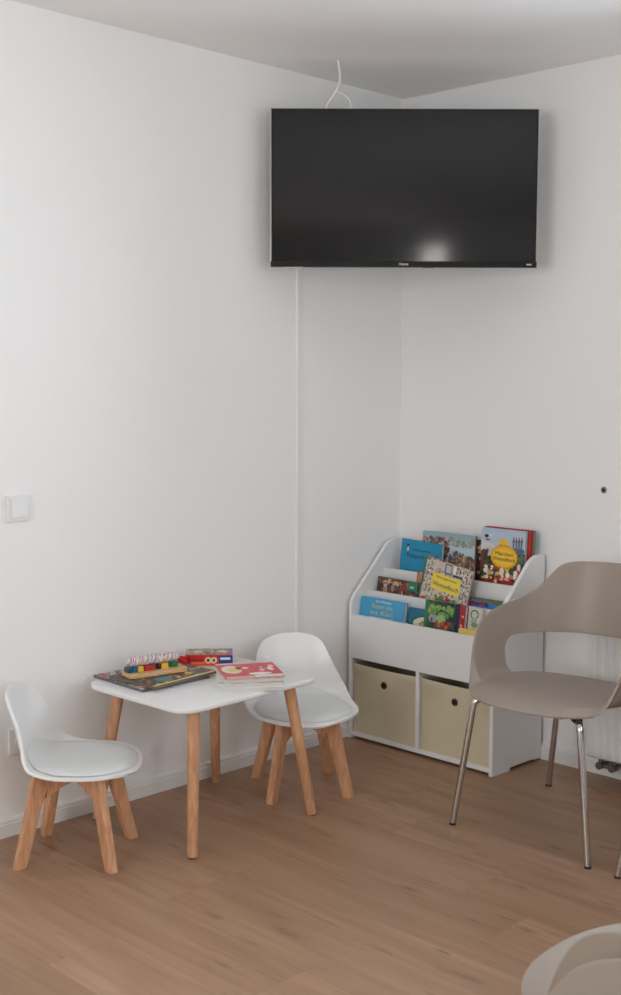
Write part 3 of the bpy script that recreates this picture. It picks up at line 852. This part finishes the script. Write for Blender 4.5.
# ------------------------------------------------------------------ things on the kids table
TT = TZ+.001
def flat_mw(x, y, z, deg):
    return Matrix.Translation((x, y, z)) @ Matrix.Rotation(math.radians(deg), 4, 'Z')
pc = [(220, 214, 204), (206, 196, 190), (200, 60, 70), (60, 130, 80), (230, 200, 80), (70, 110, 180), (230, 225, 215), (60, 50, 70), (150, 190, 90), (180, 120, 170), (220, 140, 60), (130, 160, 190)]
A = Art(.26, .27, (90, 90, 100), 70).blobs(700, (0, 1, 0, 1), pc+[(50, 44, 60), (40, 60, 70)], (.012, .03), 51).ell(.08, .9, .08, .06, (200, 70, 80)).rect(0, 1, 0, .02, (40, 36, 50))
book('puzzle_board', .262, .262, .008, A, (96, 92, 104), flat_mw(-1.538, -.302, TT, -1), 'colourful flat puzzle board lying lowest at the left end of the table', 'puzzle', pages=False, board_t=.0038)
A = Art(.27, .2, (70, 60, 66), 80).blobs(500, (.03, .97, .04, .97), [(80, 50, 60), (60, 90, 120), (150, 120, 60), (200, 180, 90), (120, 50, 50), (60, 100, 90), (40, 40, 60)], (.012, .03), 52)
A.ell(.32, .25, .12, .12, (60, 130, 140)).ell(.7, .22, .06, .05, (220, 180, 60)).rect(0, 1, 0, .05, (224, 206, 120))
book('puzzle_board', .272, .21, .008, A, (120, 104, 84), flat_mw(-1.508, -.322, TT+.0088, 5), 'dark patterned flat puzzle board with a yellow edge lying on the other board', 'puzzle', pages=False, board_t=.0038)

# wooden toy bench with coloured blocks
zb = TT+.0178
ty = empty('wooden_toy', (-1.402, -.187, zb), math.radians(-11))
bm = bmesh.new()
rings = []
for off, z in ((-.002, 0), (0, .002), (0, .011), (-.002, .013)):
    rings.append([bm.verts.new((x, y, z)) for x, y in rrect(.206+2*off, .080+2*off, .018+off, 6)])
bm.faces.new(rings[0][::-1]); bm.faces.new(rings[-1])
for a, b in zip(rings, rings[1:]):
    for k in range(len(a)): bm.faces.new([a[k], a[(k+1) % len(a)], b[(k+1) % len(a)], b[k]])
obj('toy_base', bm, M['beech_light'], ty, smooth=True)
tc_ = {'teal': (24, 84, 84), 'blue': (30, 84, 150), 'yellow': (220, 182, 50), 'red': (176, 34, 36), 'green': (34, 110, 62), 'black': (36, 34, 40)}
for k, v in tc_.items(): M['toy_'+k] = mat('painted wood '+k, srgb(*v), .35)
for cx_, w_, c_ in ((-.118, .016, 'teal'), (-.096, .022, 'blue'), (-.070, .024, 'yellow'), (-.028, .048, 'red'), (.016, .012, 'black'), (.040, .030, 'yellow'), (.086, .030, 'green')):
    cx_ *= .77; w_ *= .80
    bm = bmesh.new(); bx(bm, cx_-w_/2, cx_+w_/2, -.012, .020, .0132, .0300, .002); obj('coloured_block', bm, M['toy_'+c_], ty)
tag(ty, 'light wooden toy bench with a row of coloured blocks lying on the puzzle boards', 'toy')

# twisted multicoloured cord lying along the blocks
bm = bmesh.new(); lay = bm.loops.layers.float_color.new('paint')
N, S = 110, 14
P = smooth_path([(-1.499, -.166, 0), (-1.45, -.176, .001), (-1.405, -.184, 0), (-1.355, -.193, .001), (-1.314, -.202, .0)], 28)
zc = zb+.0305+.0150
rings = []; step = len(P)/N
for i in range(N):
    p = P[min(len(P)-1, int(i*step))]
    x = i/(N-1); rb = .0148*min(1, math.sqrt(max(.05, 1-(2*x-1)**10)))
    ring = []
    for k in range(S):
        a = 2*PI*k/S
        r_ = rb*(1+.10*math.sin(3*a+i*.9)) if True else rb
        ring.append(bm.verts.new((p.x, p.y+r_*math.cos(a), zc+p.z+r_*math.sin(a))))
    rings.append(ring)
sc_ = [(226, 222, 220), (206, 90, 100), (228, 224, 222), (110, 130, 180), (226, 222, 218), (216, 190, 110), (224, 220, 222), (120, 160, 150), (196, 130, 160)]
for i, (a, b) in enumerate(zip(rings, rings[1:])):
    for k in range(S):
        f = bm.faces.new([a[k], a[(k+1) % S], b[(k+1) % S], b[k]])
        c_ = srgb(*sc_[int((i*.55+k*.9)) % len(sc_)])
        for l in f.loops: l[lay] = c_
for f in (bm.faces.new(rings[0][::-1]), bm.faces.new(rings[-1])):
    for l in f.loops: l[lay] = srgb(200, 190, 190)
co = obj('striped_cord', bm, M['paint'], smooth=True)
tag(co, 'thick twisted cord with multicoloured stripes lying on top of the toy blocks', 'cord')

# red game box
gb = empty('game_box', mw=flat_mw(-1.130, -.134, TT, -41))
bw, bd, bh = .157, .10, .035
bm = bmesh.new(); lay = bm.loops.layers.float_color.new('paint')
def painted_face(org, ux, uy, art):
    org, ux, uy = Vector(org), Vector(ux), Vector(uy)
    V = [[bm.verts.new(org+ux*(i/art.nx)+uy*(j/art.ny)) for i in range(art.nx+1)] for j in range(art.ny+1)]
    for j in range(art.ny):
        for i in range(art.nx):
            f = bm.faces.new([V[j][i], V[j][i+1], V[j+1][i+1], V[j+1][i]])
            for l in f.loops: l[lay] = (*art.a[j, i], 1)
bx(bm, -bw/2, bw/2, -bd/2, bd/2, 0, bh); add_colour(bm, lay, bm.faces[:], srgb(196, 40, 38))
e_ = .0003
F = Art(bw, bh, (200, 36, 34), 80)
F.rect(0, .62, .0, .42, (226, 74, 40)).rect(.02, .64, .44, .56, (150, 24, 28)).ell(.48, .5, .07, .3, (214, 200, 160)).ell(.48, .5, .035, .16, (40, 30, 30)).ell(.60, .5, .07, .3, (214, 200, 160)).ell(.6, .5, .03, .14, (60, 50, 40)).rect(.70, 1, .12, .92, (34, 58, 120)).rect(.74, .95, .52, .74, (206, 214, 226)).rect(.12, .40, .14, .3, (240, 120, 60)).ell(.06, .5, .06, .35, (150, 20, 30))
painted_face((-bw/2, -bd/2-e_, 0), (bw, 0, 0), (0, 0, bh), F)
T_ = Art(bw, bd, (170, 150, 130), 70).blobs(160, (0, 1, 0, 1), [(200, 190, 160), (120, 90, 90), (80, 90, 70), (210, 180, 140), (160, 130, 140), (60, 50, 60), (190, 70, 60)], (.02, .05), 61).rect(0, 1, 0, .08, (180, 40, 44)).ell(.8, .5, .1, .14, (224, 210, 180)).ell(.28, .55, .09, .15, (216, 206, 160)).rect(.93, 1, 0, 1, (120, 110, 150))
painted_face((-bw/2, -bd/2, bh+e_), (bw, 0, 0), (0, bd, 0), T_)
F = Art(bd, bh, (190, 34, 36), 30).blobs(20, (0, 1, 0, 1), [(150, 24, 34), (214, 60, 60), (230, 200, 200)], (.04, .1), 62)
painted_face((-bw/2-e_, bd/2, 0), (0, -bd, 0), (0, 0, bh), F)
obj('box', bm, M['paint'], gb, smooth='keep')
tag(gb, 'red cardboard game box with a blue label at the back of the kids table', 'box')
# red crumpled bow beside it
bm = bmesh.new()
bmesh.ops.create_icosphere(bm, subdivisions=4, radius=.017)
g = random.Random(3)
for v in bm.verts:
    n_ = v.co.normalized()
    d_ = 1+.28*math.sin(5*n_.x+2)*math.sin(6*n_.z+1)+.18*math.sin(11*n_.y+3*n_.x)
    v.co = Vector((v.co.x*d_*.9, v.co.y*d_*.9, v.co.z*d_*.85))
lo_ = min(v.co.z for v in bm.verts)
bmesh.ops.translate(bm, vec=(-1.243, -.128, TT-lo_), verts=bm.verts[:])
tag(obj('red_pouch', bm, mat('red cloth', srgb(200, 30, 40), .7, bump=.3, bscale=200), smooth=True, angle=80), 'small crumpled red cloth pouch at the left end of the game box', 'pouch')

# stack of magazines
def mag(x, y, z, w, h, t, deg, art, edge, label):
    m_ = flat_mw(x, y, z, deg) @ Matrix.Translation((-w/2, -h/2, 0))
    return book('magazine', w, h, t, art, edge, m_, label, 'magazine', 'magazines stacked on the table', side=(205, 203, 198), board_t=.0008)
zc = TT
A = Art(.2, .2, (232, 230, 226), 20)
mag(-1.222, -.431, zc, .205, .215, .010, -41, A, (226, 224, 220), 'white magazine lowest in the stack at the right end of the table'); zc += .0106
A = Art(.2, .2, (224, 226, 222), 50).blobs(60, (0, 1, 0, .2), [(230, 200, 180), (200, 216, 206), (226, 160, 140), (180, 200, 210)], (.02, .05), 71).rect(.62, .98, .02, .05, (40, 40, 60))
mag(-1.214, -.426, zc, .200, .205, .009, -38, A, (220, 220, 216), 'white magazine second from below in the stack on the table'); zc += .0096
A = Art(.2, .2, (226, 216, 200), 60).blobs(120, (0, 1, 0, .5), [(226, 190, 160), (170, 200, 170), (220, 130, 110), (200, 210, 215), (236, 226, 200)], (.02, .05), 72)
mag(-1.208, -.422, zc, .185, .195, .010, -34, A, (216, 206, 196), 'pastel magazine right under the red one in the stack'); zc += .0106
A = Art(.2, .2, (206, 66, 72), 80)
A.rect(0, 1, .9, 1, (220, 190, 180)).ell(.2, .55, .17, .26, (226, 214, 200)).ell(.24, .52, .12, .14, (232, 196, 120)).ell(.34, .62, .06, .09, (40, 30, 40)).ring(.2, .55, .2, .3, .2, (206, 80, 70))
A.blobs(34, (.4, .95, .1, .9), [(220, 90, 92), (236, 216, 214), (196, 50, 60), (214, 110, 110)], (.02, .05), 73).ell(.62, .22, .2, .08, (234, 224, 216)).ell(.86, .5, .05, .12, (232, 222, 214)).rect(0, 1, 0, .07, (226, 190, 176)).rect(.5, 1, .0, .12, (226, 226, 220))
mag(-1.206, -.419, zc, .185, .200, .005, -30, A, (214, 120, 110), 'red illustrated magazine on top of the stack on the table'); zc += .006

# ------------------------------------------------------------------ taupe armchair
def rim_z(phi):
    P_ = [0, 32, 45, 52, 57, 63, 69, 76, 85, 98, 110, 120, 128, 134, 140, 150, 180]
    Z_ = [.431, .431, .432, .438, .455, .505, .565, .615, .642, .662, .674, .692, .716, .752, .782, .793, .797]
    return cinterp(phi, P_, Z_)
def arm_pt(phi, t):
    """phi 0..360 (0 = front), t 0 centre of the seat .. 1 rim"""
    f = phi if phi <= 180 else 360-phi
    c_, s_ = math.cos(math.radians(phi)), math.sin(math.radians(phi))
    ex = 2/2.35
    ca = math.copysign(abs(c_)**ex, c_); sa = math.copysign(abs(s_)**ex, s_)
    A_ = .322 if ca > 0 else .262
    def plan(rho): return A_*ca*rho, .282*sa*rho
    def pan(a_, s__): return .429+.030*.6*(a_/.33)+.020*abs(s__/.28)**3-(.030*max(0, (a_-.2)/.135)**2)
    zr = rim_z(f)
    rho1 = .84
    if f < 60: rho1 = .84
    ed = plan(1.0); zp_in = pan(*plan(rho1)); 
    hh = zr-zp_in
    dl = max(0, min(.055, hh*.6))
    backness = max(0, -c_)
    lean = .05+.16*backness
    if t <= .5:
        rho = t/.5*rho1; a, s = plan(rho); return Vector((a, s, pan(a, s)))
    if t <= .7:
        q = (t-.5)/.2
        if hh < .02:
            rho = rho1+(.9-rho1)*q; z = zp_in+(zr-zp_in)*(q*.35); a, s = plan(rho); return Vector((a, s, z))
        k1 = min(1, (hh-.02)/.06)
        re = .9+(.985-.9)*k1
        rho = rho1*(1-q)**2+2*(rho1+(re-rho1)*.95)*q*(1-q)+re*q*q
        z = zp_in*(1-q)**2+2*(zp_in+.002)*q*(1-q)+(zp_in+max(dl, hh*.35 if k1 < 1 else dl))*q*q
        a, s = plan(rho); return Vector((a, s, z))
    q = (t-.7)/.3
    if hh < .02: re, zs = .9, zp_in+(zr-zp_in)*.35
    else:
        k1 = min(1, (hh-.02)/.06); re = .9+(.985-.9)*k1; zs = zp_in+max(dl, hh*.35 if k1 < 1 else dl)
    h_up = zr-zs
    rho = re+(1-re)*q
    a, s = plan(rho); z = zs+h_up*q
    sc2 = 1+lean*max(0, z-.46)/.28*(1 if hh > .05 else 0)*.9
    return Vector((a*sc2, s*(1+.10*max(0, z-.46)), z))

def arm_sdf(phi, t, z):
    f = phi if phi <= 180 else 360-phi
    X = (180-f)/90*.40
    zt, zb = .556, .395
    cx, cz = 0, (zt+zb)/2; hx, hz, r = .372, (zt-zb)/2, .045
    dx, dz = abs(X)-(hx-r), abs(z-cz)-(hz-r)
    d = math.hypot(max(dx, 0), max(dz, 0))+min(max(dx, dz), 0)-r
    return max(d, (.525-t)*.6)

def clip_grid(rows, sd, closed, bm):
    """rows[i][j] points, keep sd>=0, cut quads along the zero line"""
    vid = {}
    def vert(key, co):
        if key not in vid: vid[key] = bm.verts.new(co)
        return vid[key]
    NI, NJ = len(rows), len(rows[0])
    for i in range(NI-1):
        for j in range(NJ if closed else NJ-1):
            idx = [(i, j), (i, (j+1) % NJ), (i+1, (j+1) % NJ), (i+1, j)]
            ds = [sd[a][b] for a, b in idx]
            if all(d < 0 for d in ds): continue
            poly = []
            for k in range(4):
                a, b = idx[k], idx[(k+1) % 4]; da, db = ds[k], ds[(k+1) % 4]
                if da >= 0: poly.append(vert(a, rows[a[0]][a[1]]))
                if (da >= 0) != (db >= 0):
                    key = tuple(sorted((a, b)))+('e',); t_ = da/(da-db)
                    poly.append(vert(key, rows[a[0]][a[1]].lerp(rows[b[0]][b[1]], t_)))
            q = []
            for v in poly:
                if not q or v is not q[-1]: q.append(v)
            if len(q) >= 3 and len(set(q)) == len(q):
                try: bm.faces.new(q)
                except ValueError: pass

def armchair():
    t = empty('armchair')
    NT, NP = 62, 180
    rows, sd = [], []
    for i in range(1, NT+1):
        tt = i/NT; row, sr = [], []
        for j in range(NP):
            phi = 360*j/NP; p = arm_pt(phi, tt); row.append(p); sr.append(arm_sdf(phi, tt, p.z))
        rows.append(row); sd.append(sr)
    # light smoothing of the surface
    for _ in range(5):
        new = [[p.copy() for p in r] for r in rows]
        for i in range(1, NT-1):
            for j in range(NP):
                new[i][j] = rows[i][j]*.5+(rows[i-1][j]+rows[i+1][j]+rows[i][j-1]+rows[i][(j+1) % NP])*.125
        for j in range(NP): new[NT-1][j] = rows[NT-1][j]*.6+(rows[NT-1][j-1]+rows[NT-1][(j+1) % NP])*.2
        rows = new
    bm = bmesh.new(); clip_grid(rows, sd, True, bm)
    c = bm.verts.new(arm_pt(0, 0)); bm.verts.ensure_lookup_table()
    first = [v for v in bm.verts if False]
    # centre fan
    ring0 = []
    bm.verts.ensure_lookup_table()
    def find(co):
        return min(bm.verts, key=lambda v: (v.co-co).length_squared if v is not c else 9)
    ring0 = [find(rows[0][j]) for j in range(NP)]
    for j in range(NP):
        try: bm.faces.new([c, ring0[j], ring0[(j+1) % NP]])
        except ValueError: pass
    bmesh.ops.remove_doubles(bm, verts=bm.verts[:], dist=.0004)
    bmesh.ops.recalc_face_normals(bm, faces=bm.faces[:])
    cz = [f for f in bm.faces if Vector((f.calc_center_median().x, f.calc_center_median().y)).length < .1]
    if sum(f.normal.z for f in cz) < 0: bmesh.ops.reverse_faces(bm, faces=bm.faces[:])
    obj('shell', bm, M['taupe'], t, smooth='keep', mods=[('SOLIDIFY', dict(thickness=.0065, offset=-1)), ('BEVEL', dict(width=.0018, segments=2, limit_method='ANGLE', angle_limit=math.radians(50)))], angle=180)
    # legs: bent chrome tubes
    for sa_, ss_ in ((1, 1), (1, -1), (-1, 1), (-1, -1)):
        ft = Vector((.267 if sa_ > 0 else -.266, ss_*.246, .004))
        zt_ = .411 if sa_ > 0 else .375
        kn = Vector((.238 if sa_ > 0 else -.240, ss_*.190, zt_)); inn = Vector((.10*sa_, ss_*.02, zt_-.001))
        up = kn.lerp(ft, .06); inner = kn.lerp(inn, .14)
        path = [inn, kn.lerp(inn, .5), inner]+[((1-q)**2)*inner+2*q*(1-q)*(kn+Vector((0, 0, .002)))+q*q*up for q in (.2, .4, .6, .8)]+[up, kn.lerp(ft, .5), ft]
        bm = bmesh.new(); tube(bm, path, .0105, 16)
        lg = obj('leg', bm, M['chrome'], t, smooth=True, angle=50)
        bm = bmesh.new(); tube(bm, [(ft.x, ft.y, 0), (ft.x, ft.y, .007)], .0108, 14); obj('foot_cap', bm, M['rubber'], lg)
        bm = bmesh.new(); d_ = (inn-kn).normalized(); tube(bm, [kn+d_*.012+Vector((0, 0, .001)), kn+d_*.05+Vector((0, 0, .001))], .0128, 14); obj('clamp', bm, M['black_plastic'], lg)
    bm = bmesh.new(); bx(bm, -.13, .13, -.06, .06, .372, .396, .004); obj('under_frame', bm, M['black_plastic'], t)
    return t
ac = armchair()
ac.location = (-.515, -1.152, .0005); ac.rotation_euler = (0, 0, PI)
GA = 'taupe armchairs with chrome legs'
tag(ac, 'taupe plastic shell armchair on chrome legs in front of the bookcase and radiator', 'armchair', GA)
ac2 = copy_tree(ac); ac2.location = (-.515, -1.742, .0005)
ac2['label'] = 'armchair at the right edge of which only one chrome leg shows'
ac3 = copy_tree(ac); ac3.location = (-2.678, -2.482, .0005); ac3.rotation_euler = (0, 0, math.radians(90.6))
ac3['label'] = 'taupe armchair nearest the viewer, its curved backrest edge in the bottom right corner'
ac4 = copy_tree(ac); ac4.location = (-2.03, -2.432, .0005); ac4.rotation_euler = (0, 0, math.radians(90.6))
ac4['label'] = 'taupe armchair just behind the nearest one at the lower right edge'

# ------------------------------------------------------------------ camera, world, view
cam = bpy.data.cameras.new('camera'); co_ = bpy.data.objects.new('camera', cam); COL.objects.link(co_)
fpx, pitch, roll, yaw = 1225.6731, .0949407, .00312110, .78276587
cpos = Vector((-3.7688372, -3.2379789, 1.3959238))
cyw, syw, cp, sp = math.cos(yaw), math.sin(yaw), math.cos(pitch), math.sin(pitch)
f = Vector((cyw*cp, syw*cp, -sp)); r = Vector((syw, -cyw, 0)); u = r.cross(f)
r2 = r*math.cos(roll)+u*math.sin(roll); u2 = -r*math.sin(roll)+u*math.cos(roll)
co_.matrix_world = Matrix(((r2.x, u2.x, -f.x, cpos.x), (r2.y, u2.y, -f.y, cpos.y), (r2.z, u2.z, -f.z, cpos.z), (0, 0, 0, 1)))
cam.sensor_fit = 'HORIZONTAL'; cam.sensor_width = 36; cam.lens = fpx*36/621
cam.clip_start = .05; cam.clip_end = 50
cam.dof.use_dof = True; cam.dof.focus_distance = 4.1; cam.dof.aperture_fstop = 9
SC.camera = co_

w = bpy.data.worlds.new('sky'); SC.world = w; w.use_nodes = True
bg = w.node_tree.nodes['Background']; bg.inputs[0].default_value = (.80, .88, 1.0, 1); bg.inputs[1].default_value = .9
vs = SC.view_settings
vs.view_transform = 'Standard'; vs.look = 'None'; vs.gamma = 1; vs.exposure = 0; vs.use_curve_mapping = False
SC.cycles.max_bounces = 10; SC.cycles.diffuse_bounces = 6; SC.cycles.use_denoising = True
